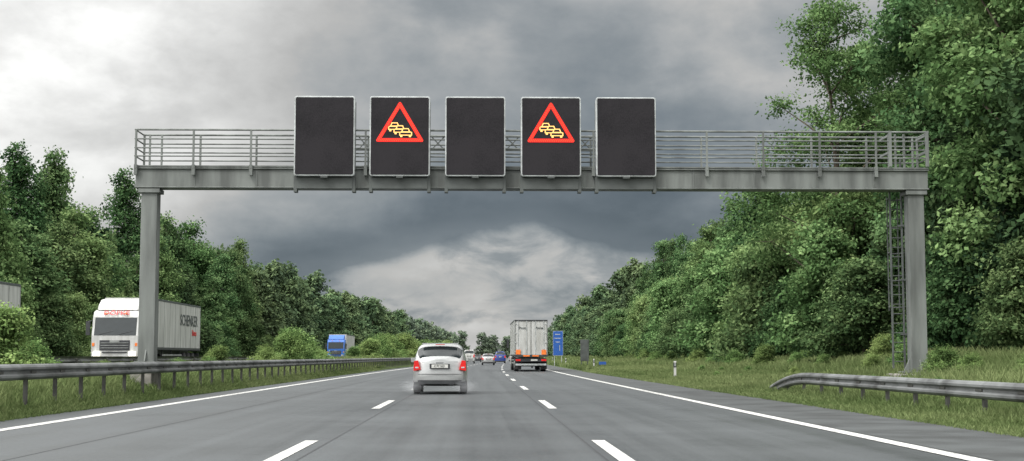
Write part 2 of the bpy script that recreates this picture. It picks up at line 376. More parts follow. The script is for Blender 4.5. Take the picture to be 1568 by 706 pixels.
for u, y, h, me in [(18.2, 72, .90, TO[0]), (21.2, 77, .76, TN[1]), (25.5, 80, .95, TN[1]), (22.3, 64, 1.0, TN[0]), (27.5, 69, 1.1, TN[1]), (21.3, 54, 1.02, TN[1]),
                    (27, 58, 1.12, TN[0]), (23.5, 47, 1.05, TN[2]), (30, 51, 1.1, TN[2]), (33, 72, 1.05, TN[2]), (22.0, 41, 1.0, TN[2])]:
    place('deciduous_tree' if me is not TO[0] else 'locust_tree', me, u, y, h)
for y in (44, 49, 54):
    place('shrub', random.choice(TS), 18.3+rnd(-.5, .8), y, rnd(.45, .8), fr)
    place('tree', TD[0], 24+rnd(-1, 1), y+1, rnd(.7, .9), fr)
for y in (50, 57, 64, 71): place('tree', TD[0], 20.2+rnd(-1, 1), y+1, rnd(.6, .85), fr)
Y = 74
while Y < 900:
    far = Y > 200; st = 5 if Y < 200 else 7
    if far:
        for u in (-33, -39): place('tree', random.choice(farp(Y)), u+rnd(-1, 1), Y+rnd(-1, 1), rnd(.82, 1.3), fl)
    else:
        place('tree', random.choice(TA+TB+TD), -34+rnd(-1.5, 1), Y+rnd(-1, 1), rnd(.8, 1.1), fl, sz=rnd(.65, 1.2))
        place('tree', random.choice(TA+TB+TD), -39+rnd(-1, 1), Y+rnd(-1, 1), rnd(.9, 1.2), fl, sz=rnd(.95, 1.4))
        if Y < 130: place('tree', random.choice(TA+TD+TD), -45+rnd(-1, 1), Y+rnd(-1, 1), rnd(1.1, 1.3), fl, sz=rnd(1.1, 1.55))
        place('shrub', random.choice(TS), -31.2+rnd(-.7, .7), Y+rnd(-1, 1), rnd(.5, 1.0), fl)
    Y += st
for i in range(55):
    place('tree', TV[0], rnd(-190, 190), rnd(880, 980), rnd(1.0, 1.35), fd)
for u, y, s in [(-12.0, 36.5, .85), (-12.9, 38, .75), (-12.3, 40, .5), (-12.3, 93, 1.0), (-12.6, 97, 1.1), (-12.2, 101, .95), (-12.4, 109, .6), (-12, 150, 1.1), (-12.4, 160, 1.3), (-12.2, 172, 1.4),
                (-12.4, 185, 1.4), (-12.2, 205, 1.6), (-12.2, 230, 1.6), (-12.3, 260, 1.7), (-12.6, 70, .5), (-12.4, 84, .55), (-12.5, 138, .7), (-12.3, 300, 1.8), (-12.3, 340, 1.8)]:
    place('median_bush', random.choice(TK), u, y, s)
for i in range(46):
    y = 34+i*2.6+rnd(-1, 1); place('weed', random.choice(TK), 14.6+rnd(-1.3, 1.2), y, rnd(.2, .5), fr)
for i in range(14):
    y = 24+i*3.6+rnd(-1, 1); place('weed', random.choice(TK), 10.6+rnd(-1.0, 1.6), y, rnd(.08, .18), fr)
for i in range(36):
    y = 42+i*3+rnd(-1, 1); place('weed', random.choice(TK), -12.0+rnd(-1.2, 1.2), y, rnd(.14, .32), fl)

# grass blades
def grass(name, zones, seed):
    rng = np.random.default_rng(seed); Ps = []; Hs = []; Ts = []
    for (u0, u1, y0, y1, n, h) in zones:
        u = rng.uniform(u0, u1, n); y = y0+(y1-y0)*rng.uniform(0, 1, n)**1.4
        cl = np.sin(u*3.1+y*.9)*np.sin(y*.37+u)*.5+rng.normal(size=n)*.35
        z = np.interp(u, PU, PZ); X = u+np.array([s_(a) for a in y])
        Ps.append(np.stack([X, y, z-.02], 1)); Hs.append(h*(1+.4*cl).clip(.3, 2.2)*(1+y/300)); Ts.append(.46+.26*cl+.12*np.sin(y*.13+u*.8))
    P = np.concatenate(Ps); H = np.concatenate(Hs); T = np.concatenate(Ts); n = len(P)
    w = (.009+.00024*P[:, 1])[:, None]
    a = rng.uniform(0, 6.28, n); d = np.stack([np.cos(a), np.sin(a), 0*a], 1); l = rng.normal(size=(n, 3))*.4; l[:, 2] = 1
    top = P+l*H[:, None]; mid = P+l*H[:, None]*.5*np.array([.6, .6, 1])
    V2 = np.stack([P-d*w, P+d*w, mid+d*w*.8, mid-d*w*.8, top+d*w*.15, top-d*w*.15], 1).reshape(-1, 3)
    b = np.arange(n)[:, None]*6
    Q = np.concatenate([b+np.array([0, 1, 2, 3]), b+np.array([3, 2, 4, 5])])
    T = np.concatenate([T-.06, T+.1])
    me = mesh_arrays(name, V2, Q, np.zeros(len(Q)), T, [ML_grass])
    o = bpy.data.objects.new(name, me); col.objects.link(o); return o
grass('verge_grass', [(-9.0, -8.38, 20, 120, 24000, .09), (-10.2, -8.9, 22, 130, 18000, .18), (-13.5, -9.6, 24, 160, 40000, .30),
                      (7.70, 8.8, 15, 110, 38000, .09), (8.6, 13, 16, 130, 80000, .16), (12, 17.5, 30, 150, 46000, .27), (-13.4, -9.2, 120, 400, 12000, .4), (8, 17, 110, 400, 16000, .26), (-31, -29.2, 60, 300, 8000, .5)], 7)

# ------------------------------------------------------------------ guard rails
def guard(name, u, y0, y1, ztop, step=4.0, endramp=False, side=1, dbl=False):
    e = empty(name, (0, 0, 0)); b = Buf(); p = Buf()
    W = [(0, 0), (.045, -.02), (.08, -.06), (.08, -.10), (.02, -.14), (.02, -.175), (.08, -.215), (.08, -.255), (.045, -.29), (0, -.31)]
    ys = list(np.arange(y0, y1+.01, 1.0 if y1 < 60 else 4.0))
    sides = (side, -side) if dbl else (side,)
    for sd in sides:
        rows = []
        for y in ys:
            r = 0
            if endramp:
                t = max(0, (y-(y1-5))/5); r = -t*t*.42
            x0 = u+s_(y)+(.12 if dbl else 0)*sd
            rows.append([(x0+sd*a, y, ztop+r+z) for a, z in W]+[(x0+sd*(a-.012), y, ztop+r+z) for a, z in W[::-1]])
        n = len(rows[0]); vs = [v for r in rows for v in r]; fs = []
        for j in range(len(rows)-1):
            for i in range(n): fs.append((j*n+i, j*n+(i+1) % n, (j+1)*n+(i+1) % n, (j+1)*n+i))
        b.add(vs, fs)
    y = y0+1
    while y < y1-.5:
        t = max(0, (y-(y1-5))/5) if endramp else 0
        zt = ztop-t*t*.42-.06; zb = prof(u)-.2
        x = u+s_(y)-(0 if dbl else side*.07)
        p.box((x, y, (zt+zb)/2), (.07, .10, zt-zb))
        if dbl: p.box((x, y, zt+.01), (.24, .06, .08))
        for sd in sides:
            xs = u+s_(y)+(.12 if dbl else 0)*sd+sd*.03
            p.box((xs, y, ztop-(t*t*.42)-.157), (.03, .32, .05))
        y += step
    b.build('beam', [M_railb], e, smooth=False); p.build('posts', [M_post], e, bevel=.006)
    return e
guard('guard_rail', -8.98, 8, 330, 1.0, 2.0, side=1, dbl=True)
guard('guard_rail', -13.6, 8, 330, 1.15, 4.0, side=-1)
guard('guard_rail', 8.8, 6, 43, .72, 2.0, endramp=True, side=-1)

# ------------------------------------------------------------------ gantry
GY = 41.8
g = empty('sign_gantry', (0, GY, 0))
XL, XR = -9.9, 13.2
b = Buf()
b.box(((XL+XR)/2, 0, 6.31), (XR-XL, .55, .50))
b.box(((XL+XR)/2, 0, 6.585), (XR-XL+.04, .68, .05)); b.box(((XL+XR)/2, 0, 6.035), (XR-XL+.04, .64, .05))
b.build('beam', [M_gant], g, bevel=.012)
b = Buf()
for x, zb in ((-9.5, .95), (12.85, .66)):
    b.box((x, 0, (zb+6.0)/2), (.46, .46, 6.0-zb)); b.box((x, 0, 5.93), (.62, .6, .12)); b.box((x, 0, zb+.03), (.6 if x < 0 else .95, .85, .06))
    for dx, dy in ((1, 0), (-1, 0), (0, 1), (0, -1)):
        if dx and x > 0: b.prism([(x+dx*.23, zb+.06), (x+dx*.42, zb+.06), (x+dx*.23, zb+.45)], 'y', -.02, .02)
        elif dy: b.prism([(dy*.23, zb+.06), (dy*.4, zb+.06), (dy*.23, zb+.4)], 'x', x-.02, x+.02)
b.build('columns', [M_gant], g, bevel=.01)
b = Buf(); b.box((-9.56, 0, .5), (.62, 1.1, .88)); b.box((12.85, 0, .45), (1.5, 1.3, .40)); b.build('footings', [M_conc], g, bevel=.03)
b = Buf()
for yy in (-.42, .62):
    for z in (7.69, 7.42, 7.16, 6.92):
        b.tube((XL, yy, z), (XR, yy, z), .03 if z > 7.6 else .022, n=8)
    x = XL+.03
    while x <= XR+.01:
        b.box((x, yy, 7.13), (.055, .05, 1.14)); b.box((x, yy*.9, 6.52), (.09, .12, .3))
        x += 1.655
for x in (XL, XR):
    for z in (7.69, 7.42, 7.16, 6.92): b.tube((x, -.42, z), (x, .62, z), .022, n=6)
b.box(((XL+XR)/2, .12, 6.64), (XR-XL, .95, .04))
for x in (XL+.2, XL+.55): b.box((x, .6, 7.13), (.05, .05, 1.1))
for x in (12.05, 12.25, 12.5, 12.75, 13.0, 13.14):
    b.box((x, -.3 if x < 12.6 else .5, 7.15), (.05, .05, 1.0))
for x in (12.05, 13.14):
    b.box((x, .1, 7.6), (.06, .9, .06)); b.box((x, .1, 7.1), (.06, .9, .06)); b.box((x, -.45, 7.2), (.09, .06, 1.05))
for x0, x1 in ((-3.5, -3.2), (-1.35, -1.0), (.85, 1.2), (3.0, 3.35)):
    b.tube((x0, .3, 7.25), (x1, .3, 7.6), .018, n=5); b.tube((x0, .3, 7.6), (x1, .3, 7.25), .018, n=5)
b.box((-.1, .3, 7.62), (9.4, .05, .04)); b.box((-.1, .3, 7.22), (9.4, .05, .04))
for x in (-8.2, -6.4, 6.3, 8.1, 9.9, 11.6): b.box((x, -.285, 6.31), (.035, .02, .48))
b.build('railings', [M_gant], g)
b = Buf(); LX = 12.38
for dx in (-.17, .17): b.box((LX+dx, .25, 3.9), (.045, .06, 6.2))
z = 1.0
while z < 6.9: b.tube((LX-.17, .25, z), (LX+.17, .25, z), .015, n=6); z += .28
z = 2.6
while z < 6.0:
    pr = None
    for k in range(9):
        a = math.pi*k/8; q = (LX+.22*math.cos(a), .25+.5*math.sin(a), z)
        if pr: b.tube(pr, q, .018, n=5)
        pr = q
    z += .8
for k in (2, 6):
    a = math.pi*k/8; b.box((LX+.22*math.cos(a), .25+.5*math.sin(a), 4.2), (.03, .03, 3.4))
for z in (1.8, 3.4, 5.0): b.box((LX+.2, .2, z), (.3, .05, .05))
b.build('ladder', [M_gantd], g)
SX = [-4.42, -2.25, -.07, 2.12, 4.30]
W, H, ZB = 1.74, 2.32, 6.33
def rrect(cx, cz, w, h, r, n=5):
    pts = []
    for (sx, sz, a0) in ((1, 1, 0), (-1, 1, 90), (-1, -1, 180), (1, -1, 270)):
        for k in range(n+1):
            a = R(a0+90*k/n); pts.append((cx+sx*(w/2-r)+sx*r*abs(math.cos(R(90*k/n if (sx*sz > 0) else 90-90*k/n))), cz+sz*(h/2-r)+sz*r*abs(math.sin(R(90*k/n if (sx*sz > 0) else 90-90*k/n)))))
    return pts
def led_line(bf, pts, wdt, y, m, closed=False):
    n = len(pts); rng_ = range(n if closed else n-1)
    for i in rng_:
        a = Vector(pts[i]); c = Vector(pts[(i+1) % n]); d = (c-a).normalized(); nn = Vector((-d.y, d.x))*wdt/2; e = d*wdt*.35
        q = [a-nn-e, c-nn+e, c+nn+e, a+nn-e]
        bf.prism([(p.x, p.y) for p in q], 'y', y-.004-i*.0004, y, m)
for i, cx in enumerate(SX):
    p = empty('message_panel', (cx, -.62, ZB+H/2)); p.parent = g
    b = Buf(); b.prism(rrect(0, 0, W, H, .07), 'y', -.03, .26); b.build('housing', [M_frame], p, bevel=.012)
    b = Buf(); b.prism(rrect(0, 0, W-.075, H-.075, .04), 'y', -.042, -.028); b.build('led_face', [M_panel], p)
    b = Buf()
    b.box((0, -.02, -H/2-.03), (.2, .08, .06))
    for sx in (-.84, .84):
        b.box((sx, .33, -.1), (.07, .12, 2.3)); b.box((sx, .3, -H/2-.22), (.10, .30, .46))
    b.box((0, .16, -H/2-.19), (1.6, .06, .32))
    b.build('mounting', [M_gantd], p, bevel=.005)
    if i in (1, 3):
        b = Buf(); c0 = .27
        tri = [(-.64, c0-.40), (.64, c0-.40), (0, c0+.68)]
        def inset(t, k):
            cx_ = sum(q[0] for q in t)/3; cz_ = sum(q[1] for q in t)/3
            return [(cx_+(q[0]-cx_)*k, cz_+(q[1]-cz_)*k) for q in t]
        led_line(b, inset(tri, .965), .105, -.044, 0, True)
        b.build('warning_triangle', [M_led_r], p, bevel=0)
        b = Buf(); 
        for k in (1.03, .965, .90):
            t = inset(tri, k)
            for j in range(3):
                a = Vector(t[j]); c = Vector(t[(j+1) % 3]); n = int((c-a).length/.062)
                for q in range(n):
                    pp = a.lerp(c, q/n); b.tube((pp.x, -.054, pp.y), (pp.x, -.046, pp.y), .014, n=6)
        b.build('led_dots', [M_led_rb], p)
        b = Buf()
        OUT = [(-.18, -.02), (-.18, .08), (-.12, .10), (-.08, .195), (.09, .195), (.13, .10), (.19, .08), (.19, -.02), (.16, -.02), (.16, -.065), (.10, -.065), (.10, -.02), (-.09, -.02), (-.09, -.065), (-.15, -.065), (-.15, -.02)]
        WIN = [(-.088, .103), (-.062, .168), (.072, .168), (.098, .103)]
        BOD = [(-.152, .006), (-.152, .066), (.162, .066), (.162, .006)]
        for li, (x, z) in enumerate(((-.155, .20), (.0, .115), (.165, .03))):
            y0 = -.044-li*.006
            b.prism([(x+a, z+c) for a, c in OUT], 'y', y0-.003, y0, 0)
            b.prism([(x+a, z+c) for a, c in WIN], 'y', y0-.005, y0-.0031, 1)
            b.prism([(x+a, z+c) for a, c in BOD], 'y', y0-.005, y0-.0031, 1)
            # dark gap around the car in front
        b.build('queue_symbol', [M_led_y, M_panel], p)

# ------------------------------------------------------------------ car builder
def wheel(b, x, y, r, w, mt, mr):
    s = 1 if x > 0 else -1
    b.tube((x-s*w, y, r), (x, y, r), r, n=24, m=mt); b.tube((x, y, r), (x+s*.012, y, r), r*.62, n=16, m=mr)
def car(name, X, Y, paint, L=3.83, W=1.67, H=1.55, rz=0, van=False, z=0.012):
    e = empty(name, (X, Y, z), rz); w = W/2; b = Buf()
    k = H/1.55; bl = 1.0*k; ly = L/3.83
    def ring(y0, zb, zs, wm, zbelt, wbelt, zr, wr, wi, dyb=0, dyr=0):
        return [(0, y0+.04, zb), (wm*.9, y0+.04, zb), (wm*.98, y0+.0, zs), (wm, y0, .62*k), (wbelt, y0+dyb, zbelt), (wr, y0+dyr, zr-.06), (wi, y0+dyr, zr), (0, y0+dyr, zr+.02)]
    rs = .26 if van else .42
    St = [ring(0, .28, .38, w*.97, bl-.06, w*.96, 1.06*k, w*.88, w*.62, .06, .09),
          ring(rs, .24, .34, w, bl, w*.985, H-.04, w*.80, w*.62),
          ring(rs+.3, .22, .32, w*1.0, bl, w*.985, H-.01, w*.82, w*.6),
          ring(1.75*ly, .22, .32, w, bl-.02, w*.98, H, w*.82, w*.58),
          ring(2.45*ly, .22, .32, w, bl-.05, w*.97, H-.08, w*.78, w*.5),
          ring(3.1*ly, .22, .32, w*.99, bl-.08, w*.94, bl, w*.84, w*.5),
          ring(3.6*ly, .22, .34, w*.93, bl-.2, w*.86, bl-.14, w*.7, w*.45),
          ring(L-.06, .26, .36, w*.80, .66*k, w*.76, .72*k, w*.6, w*.4)]
    vs = []
    for r in St:
        vs += [(x, y, z_) for x, y, z_ in r]+[(-x, y, z_) for x, y, z_ in r[1:7][::-1]]
    m = 14; b.v += vs
    for j in range(len(St)-1):
        for i in range(m):
            i2 = (i+1) % m; b.f.append([j*m+i, j*m+i2, (j+1)*m+i2, (j+1)*m+i])
            si = i if i < 7 else 13-i
            mi = 0
            if si == 4 and 1 <= j <= 4: mi = 1
            if si in (5, 6) and j == 0: mi = 1
            if si in (5, 6) and j == 4: mi = 1
            if si == 0: mi = 2
            b.m.append(mi)
    for j, dy in ((0, -.05), (len(St)-1, .06)):
        cidx = []
        for i in range(1, 7):
            q = St[j][i]; cidx.append(len(b.v)); b.v.append((0, q[1]+dy, q[2]))
        full = [j*m+0]+cidx+[j*m+7]
        for i in range(0, 7):
            a, c = j*m+i, j*m+i+1
            la = j*m+(14-i) % 14; lc = j*m+(14-(i+1)) % 14
            for (p, q) in ((a, c), (la, lc)):
                f2 = []
                for t in [p, q, full[i+1], full[i]]:
                    if t not in f2: f2.append(t)
                if len(f2) >= 3: b.f.append(f2); b.m.append(0 if i else 2)
    b.build('body', [paint, M_glass, M_dark], e, smooth=True, sub=2)
    b = Buf(); r_ = .30*min(1.1, k)
    for x in (-w+.02, w-.02):
        for y in (.62*ly, 3.12*ly): wheel(b, x, y, r_, .2, 0, 1)
    b.build('wheels', [M_black, M_rim], e, bevel=.015)
    b = Buf()
    for sx in (-1, 1):
        b.prism([(sx*(w*.70), .74*k), (sx*(w*.96), .70*k), (sx*(w*.94), 1.0*k), (sx*(w*.80), 1.02*k)], 'y', -.012, .16, 0)
        b.box((sx*w*.84, -.018, .80*k), (.10, .012, .04), 4)
        b.box((sx*(w+.08), 2.62*ly, bl+.02), (.16, .12, .13), 3)
        b.prism([(sx*w*.55, -.005), (sx*w*.95, .02), (sx*w*.95, .16), (sx*w*.5, .04)], 'z', .26, .36, 1)
        b.box((sx*w*.74, L-.14, .62*k), (.24, .1, .12), 4)
    b.box((0, -.045, .36), (W*.8, .06, .12), 1)
    b.box((0, -.062, .84*k), (.62, .02, .15), 1); b.box((0, -.076, .84*k), (.50, .012, .105), 2)
    b.box((0, -.062, .60*k), (W*.8, .012, .018), 1)
    b.box((0, -.052, .97*k), (W*.66, .02, .014), 1)
    b.box((0, rs-.06, H-.02), (W*.66, .14, .03), 3)
    b.box((0, rs-.11, H-.05), (.28, .02, .02), 0)
    b.box((-.16, .17, 1.17*k), (.4, .02, .02), 1)
    b.box((w*.4, .0, .29), (.1, .12, .05), 1)
    b.build('trim', [M_red, M_dark, M_plate, paint, M_lens], e, bevel=.008)
    return e, k
e, k = car('silver_hatchback', -1.14+0.0, 44, M_silver)
b = Buf()
for sx in (-.03, .03, .09, -.09):
    b.tube((sx, -.068, .94), (sx, -.060, .94), .03, n=12)
b.build('badge', [M_rim], e)
text('plate_text', 'K PC 5621', (0, -.084, .84), (R(90), 0, 0), .1, M_txtdk, e, .75)
# spray thrown up by the wheels on the damp road
def spray_mat():
    m = bpy.data.materials.new('water_spray'); m.use_nodes = True; nt = m.node_tree; N = nt.nodes; L = nt.links
    N.remove(N['Principled BSDF']); v = N.new('ShaderNodeVolumeScatter'); v.inputs['Color'].default_value = (.92, .95, 1, 1)
    tc = N.new('ShaderNodeTexCoord'); ln = N.new('ShaderNodeVectorMath'); ln.operation = 'LENGTH'; L.new(tc.outputs['Object'], ln.inputs[0])
    mr = N.new('ShaderNodeMapRange'); mr.inputs[1].default_value = 1.0; mr.inputs[2].default_value = .1; mr.inputs[3].default_value = 0; mr.inputs[4].default_value = .30
    L.new(ln.outputs['Value'], mr.inputs[0]); nz = N.new('ShaderNodeTexNoise'); nz.inputs['Scale'].default_value = 2.5; L.new(tc.outputs['Object'], nz.inputs['Vector'])
    mu = N.new('ShaderNodeMath'); mu.operation = 'MULTIPLY'; L.new(mr.outputs[0], mu.inputs[0]); L.new(nz.outputs['Fac'], mu.inputs[1])
    L.new(mu.outputs[0], v.inputs['Density']); L.new(v.outputs[0], N['Material Output'].inputs['Volume']); return m
M_spray = spray_mat()
sp_ = empty('road_spray', (-1.14, 43.6, 0))
for sx in (-.8, .8):
    me = bpy.data.meshes.new('spray'); bm = bmesh.new(); bmesh.ops.create_icosphere(bm, subdivisions=3, radius=1); bm.to_mesh(me); bm.free()
    me.materials.append(M_spray); o = bpy.data.objects.new('spray', me); o.scale = (.42, 2.0, .24); o.location = (sx, -0.1, .26); o.parent = sp_; col.objects.link(o)

car('silver_estate_car', -.25+s_(190), 190, M_silver, 4.5, 1.75, 1.5)
car('blue_van', 1.0+s_(240), 240, M_bluecar, 4.7, 1.85, 1.95, van=True)
car('white_van', -3.6+s_(215), 235, M_white, 4.9, 1.9, 2.2, van=True)
car('red_car', -4.0+s_(180), 182, M_redcar, 4.2, 1.72, 1.45)
car('dark_car', -3.8+s_(280), 290, M_dkcar, 4.4, 1.75, 1.5)
car('dark_car', -.2+s_(300), 310, M_dkcar, 4.4, 1.75, 1.5)
car('silver_car', 3.5+s_(330), 340, M_silver, 4.4, 1.75, 1.5)
car('white_car', -.3+s_(420), 420, M_white, 4.4, 1.75, 1.5)
car('red_car', -4.3+s_(380), 390, M_redcar, 4.4, 1.75, 1.5)
car('white_van', 3.6+s_(470), 470, M_white, 5.2, 2.0, 2.5, van=True)

# ------------------------------------------------------------------ trucks
def truck(name, X, Y, z, rz, cabm, boxm, brand=None, side=None, rear=None, lit=False, defl=True, tl=13.6):
    e = empty(name, (X, Y, z), rz)
    cab = Buf()
    cab.prism([(.04, .42), (0, .95), (.0, 1.85), (.24, 2.85), (.42, 3.12), (.7, 3.2), (2.15, 3.2), (2.2, 1.0), (2.1, .75), (1.95, .75), (1.85, 1.0), (1.0, 1.0), (.85, .75), (.8, .42)], 'x', -1.22, 1.22)
    cab.build('cab', [cabm], e, bevel=.07)
    if defl:
        d = Buf(); d.prism([(.5, 3.19), (.75, 3.45), (1.3, 3.78), (2.15, 3.86), (2.15, 3.19)], 'x', -1.1, 1.1); d.build('roof_deflector', [cabm], e, bevel=.1)
    f = Buf()
    f.prism([(-.012, 1.87), (.215, 2.80), (.23, 2.80), (.02, 1.87)], 'x', -1.08, 1.08, 0)
    for sx in (-1, 1):
        f.prism([(.42, 1.85), (1.35, 1.85), (1.35, 2.65), (.56, 2.65)], 'x', sx*1.222, sx*1.232, 0)
        f.box((sx*1.42, .12, 2.35), (.2, .14, .5), 1); f.box((sx*1.42, .12, 1.98), (.2, .14, .2), 1)
        f.tube((sx*1.2, .2, 2.65), (sx*1.42, .14, 2.6), .02, n=6, m=1)
        f.box((sx*.92, -.03, .92), (.34, .08, .22), 3 if lit else 4)
        f.box((sx*1.0, -.025, .5), (.2, .05, .1), 1)
        f.box((sx*.5, .18, 3.0), (.15, .05, .05), 5)
        f.box((sx*1.1, -.01, 1.4), (.12, .03, .16), 5)
    f.box((0, -.008, 1.36), (1.55, .05, .52), 1)
    for i in range(3): f.box((0, -.045, 1.22+i*.13), (1.44, .03, .03), 6)
    f.box((0, -.05, 1.56), (.5, .04, .1), 6)
    f.box((0, -.02, 1.0), (1.3, .05, .06), 1)
    f.box((0, -.02, .55), (1.1, .06, .2), 1); f.box((0, -.055, .6), (.52, .012, .11), 2)
    f.tube((-.8, -.03, 1.93), (-.1, 0.04, 2.1), .012, n=5, m=1); f.tube((.2, -.03, 1.93), (.9, .04, 2.1), .012, n=5, m=1)
    f.build('cab_fittings', [M_glass, M_dark, M_plate, M_lamp, M_lens, M_orange, M_gal], e, bevel=.01)
    t = Buf(); y0 = 2.75; y1 = y0+tl
    t.box((0, (y0+y1)/2, 2.55), (2.52, tl, 2.75)); t.build('trailer_box', [boxm], e, bevel=.03)
    t = Buf()
    for sx in (-1, 1):
        t.box((sx*1.262, (y0+y1)/2, 3.88), (.03, tl-.05, .1), 0); t.box((sx*1.262, (y0+y1)/2, 1.22), (.03, tl-.05, .14), 1)
        n = 9
        for i in range(n+1):
            yy = y0+.1+(tl-.2)*i/n; t.box((sx*1.264, yy, 2.52), (.018, .04, 2.6), 2)
        for zz in (.62, .86): t.box((sx*1.2, y0+5.6, zz), (.04, 5.2, .1), 2)
        for yy in (y0+3.2, y0+5.6, y0+8): t.box((sx*1.15, yy, .85), (.05, .08, .6), 1)
    t.box((0, (y0+y1)/2, 1.05), (1.1, tl-.3, .24), 1); t.box((0, 3.0, .85), (.9, 4.6, .3), 1)
    t.box((-.5, y0+2.4, .6), (.12, .12, .9), 1); t.box((.5, y0+2.4, .6), (.12, .12, .9), 1)
    t.box((0, y1+.004, 2.55), (.035, .03, 2.6), 1)
    for x in (-.98, -.34, .34, .98):
        t.tube((x, y1+.035, 1.25), (x, y1+.035, 3.85), .022, n=8, m=3); t.box((x, y1+.03, 1.75), (.09, .05, .12), 3)
    for x in (-1.22, 1.22):
        t.box((x, y1+.02, 2.55), (.07, .05, 2.72), 2)
        for zz in (1.5, 2.2, 2.9, 3.6): t.box((x*.95, y1+.03, zz), (.16, .04, .05), 3)
    t.box((0, y1+.02, 3.88), (2.5, .05, .09), 1); t.box((0, y1+.03, 1.18), (2.5, .07, .16), 1)
    t.box((0, y1-.1, .86), (2.4, .08, .24), 1); t.box((0, y1-.2, .52), (2.35, .1, .14), 3)
    t.box((0, y1-.6, .62), (2.3, .05, .5), 7)
    for x in (-.98, .98):
        t.box((x, y1-.05, .86), (.38, .05, .14), 5); t.box((x, y1+.075, 1.46), (.36, .012, .36), 6)
        t.box((x*1.0, y1-.5, .45), (.5, .03, .6), 7)
    t.box((-.25, y1-.05, .86), (.5, .02, .12), 8); t.box((.35, y1+.08, 1.18), (.5, .012, .1), 6); t.box((-.35, y1+.08, 1.18), (.5, .012, .1), 6)
    t.build('trailer_fittings', [M_txtdk, M_dark, M_gal, M_frame, M_wpost, M_red, M_orange, M_black, M_plate], e, bevel=.006)
    wb = Buf()
    for sx in (-1, 1):
        for yy in (1.42, 4.1, y1-4.4, y1-3.1, y1-1.8):
            wheel(wb, sx*1.2, yy, .5, .3, 0, 1)
        wb.prism([(3.5, .95), (3.6, 1.07), (4.6, 1.07), (4.7, .95)], 'x', sx*.85, sx*1.22, 2)
    wb.build('wheels', [M_black, M_gal, M_dark], e, bevel=.02)
    if brand: text('cab_lettering', brand, (0, .26, 3.03), (R(90-32), 0, 0), .36, M_txtred, e, 1.15)
    if side:
        text('side_lettering', side[0], (1.275, y0+10.0, 2.9), (R(90), 0, R(90)), .92, M_txtdk, e, 1.15)
        text('side_small_lettering', side[1], (1.275, y0+11.6, 2.2), (R(90), 0, R(90)), .5, M_txtred, e, 1.0)
    if rear:
        text('door_lettering', rear, (.62, y1+.02, 3.3), (R(90), 0, R(180)), .26, M_txtdk, e)
        text('door_lettering_b', rear, (-.62, y1+.02, 3.3), (R(90), 0, R(180)), .26, M_txtdk, e)
    return e
truck('white_semi_truck', -18.75, 75, .365, 0, M_white, M_tarp, 'DÖPKE', ('SCHENKER', 'Stinnes'), lit=True)
truck('white_semi_truck', -21.3, 47.2, .365, 0, M_white, M_tarp)
truck('blue_semi_truck', -22.1+s_(205), 205, .365, 0, M_blue, M_white)
truck('blue_semi_truck', -22.1+s_(420), 420, .365, 0, M_blue, M_blue)
truck('box_truck', 4.1, 126.3, .014, math.pi, M_white, M_white, rear='Ponte')

# ------------------------------------------------------------------ small roadside things
def delineator(u, y):
    e = empty('delineator_post', (u+s_(y), y, prof(u))); b = Buf()
    b.prism([(-.06, -.05), (.06, -.05), (.03, .06), (-.03, .06)], 'z', -.2, .8, 0)
    b.box((0, -.0, .62), (.135, .12, .22), 1); b.box((.0, -.064, .64), (.05, .012, .16), 2)
    b.build('post', [M_wpost, M_dark, M_frame], e, bevel=.006)
for u, y in ((9.0, 66), (9.0, 116), (9.0, 166), (9.0, 216), (9, 266)): delineator(u, y)
def sign(name, u, y, w, h, zb, m, frame=M_frame, rz=0):
    e = empty(name, (u+s_(y), y, prof(u)), rz); b = Buf()
    for sx in (-w*.35, w*.35): b.tube((sx, .05, -.3), (sx, .05, zb+h), .04, n=10, m=1)
    b.prism(rrect(0, zb+h/2, w, h, .05), 'y', -.02, .02, 1); b.prism(rrect(0, zb+h/2, w-.06, h-.06, .04), 'y', -.026, -.018, 0)
    b.build('board', [m, frame], e, bevel=.004); return e
e = sign('blue_direction_sign', 8.25, 170, 1.2, 2.9, 1.2, M_bluesign)
b = Buf()
for i, ww in enumerate((.6, .8, .5)): b.box((-.05, -.03, 3.7-i*.45), (ww, .008, .08))
b.box((0.2, -.03, 2.1), (.07, .008, .7)); b.build('legend', [M_frame], e)
sign('grey_sign_board', 8.95, 127, .75, 1.9, .6, M_gantd, M_gantd)
sign('blue_marker_sign', 9.4, 112, .6, .28, .3, M_bluesign, M_gantd)

# ------------------------------------------------------------------ camera
cam = bpy.data.cameras.new('camera'); co = bpy.data.objects.new('camera', cam); col.objects.link(co)
co.location = (0, 0, 1.15); co.rotation_euler = (R(95.01), 0, R(-1.38))
cam.sensor_width = 36; cam.lens = 50.5; cam.clip_end = 9000; cam.clip_start = .1
scene.camera = co

# ------------------------------------------------------------------ sky
w = bpy.data.worlds.new('World'); scene.world = w; w.use_nodes = True
nt = w.node_tree; N = nt.nodes; L = nt.links
for n in list(N): N.remove(n)
out = N.new('ShaderNodeOutputWorld'); bg = N.new('ShaderNodeBackground'); bg2 = N.new('ShaderNodeBackground')
sky = N.new('ShaderNodeTexSky'); sky.sky_type = 'NISHITA'; sky.sun_disc = False; sky.sun_elevation = R(52); sky.sun_rotation = R(215)
L.new(sky.outputs[0], bg2.inputs['Color']); bg2.inputs['Strength'].default_value = .08
tc = N.new('ShaderNodeTexCoord'); sp = N.new('ShaderNodeSeparateXYZ'); L.new(tc.outputs['Generated'], sp.inputs[0])
def M(op, a, b=None, c=None, clamp=False):
    n = N.new('ShaderNodeMath'); n.operation = op; n.use_clamp = clamp
    for i, v in enumerate((a, b, c)):
        if v is None: continue
        if isinstance(v, (int, float)): n.inputs[i].default_value = v
        else: L.new(v, n.inputs[i])
    return n.outputs[0]
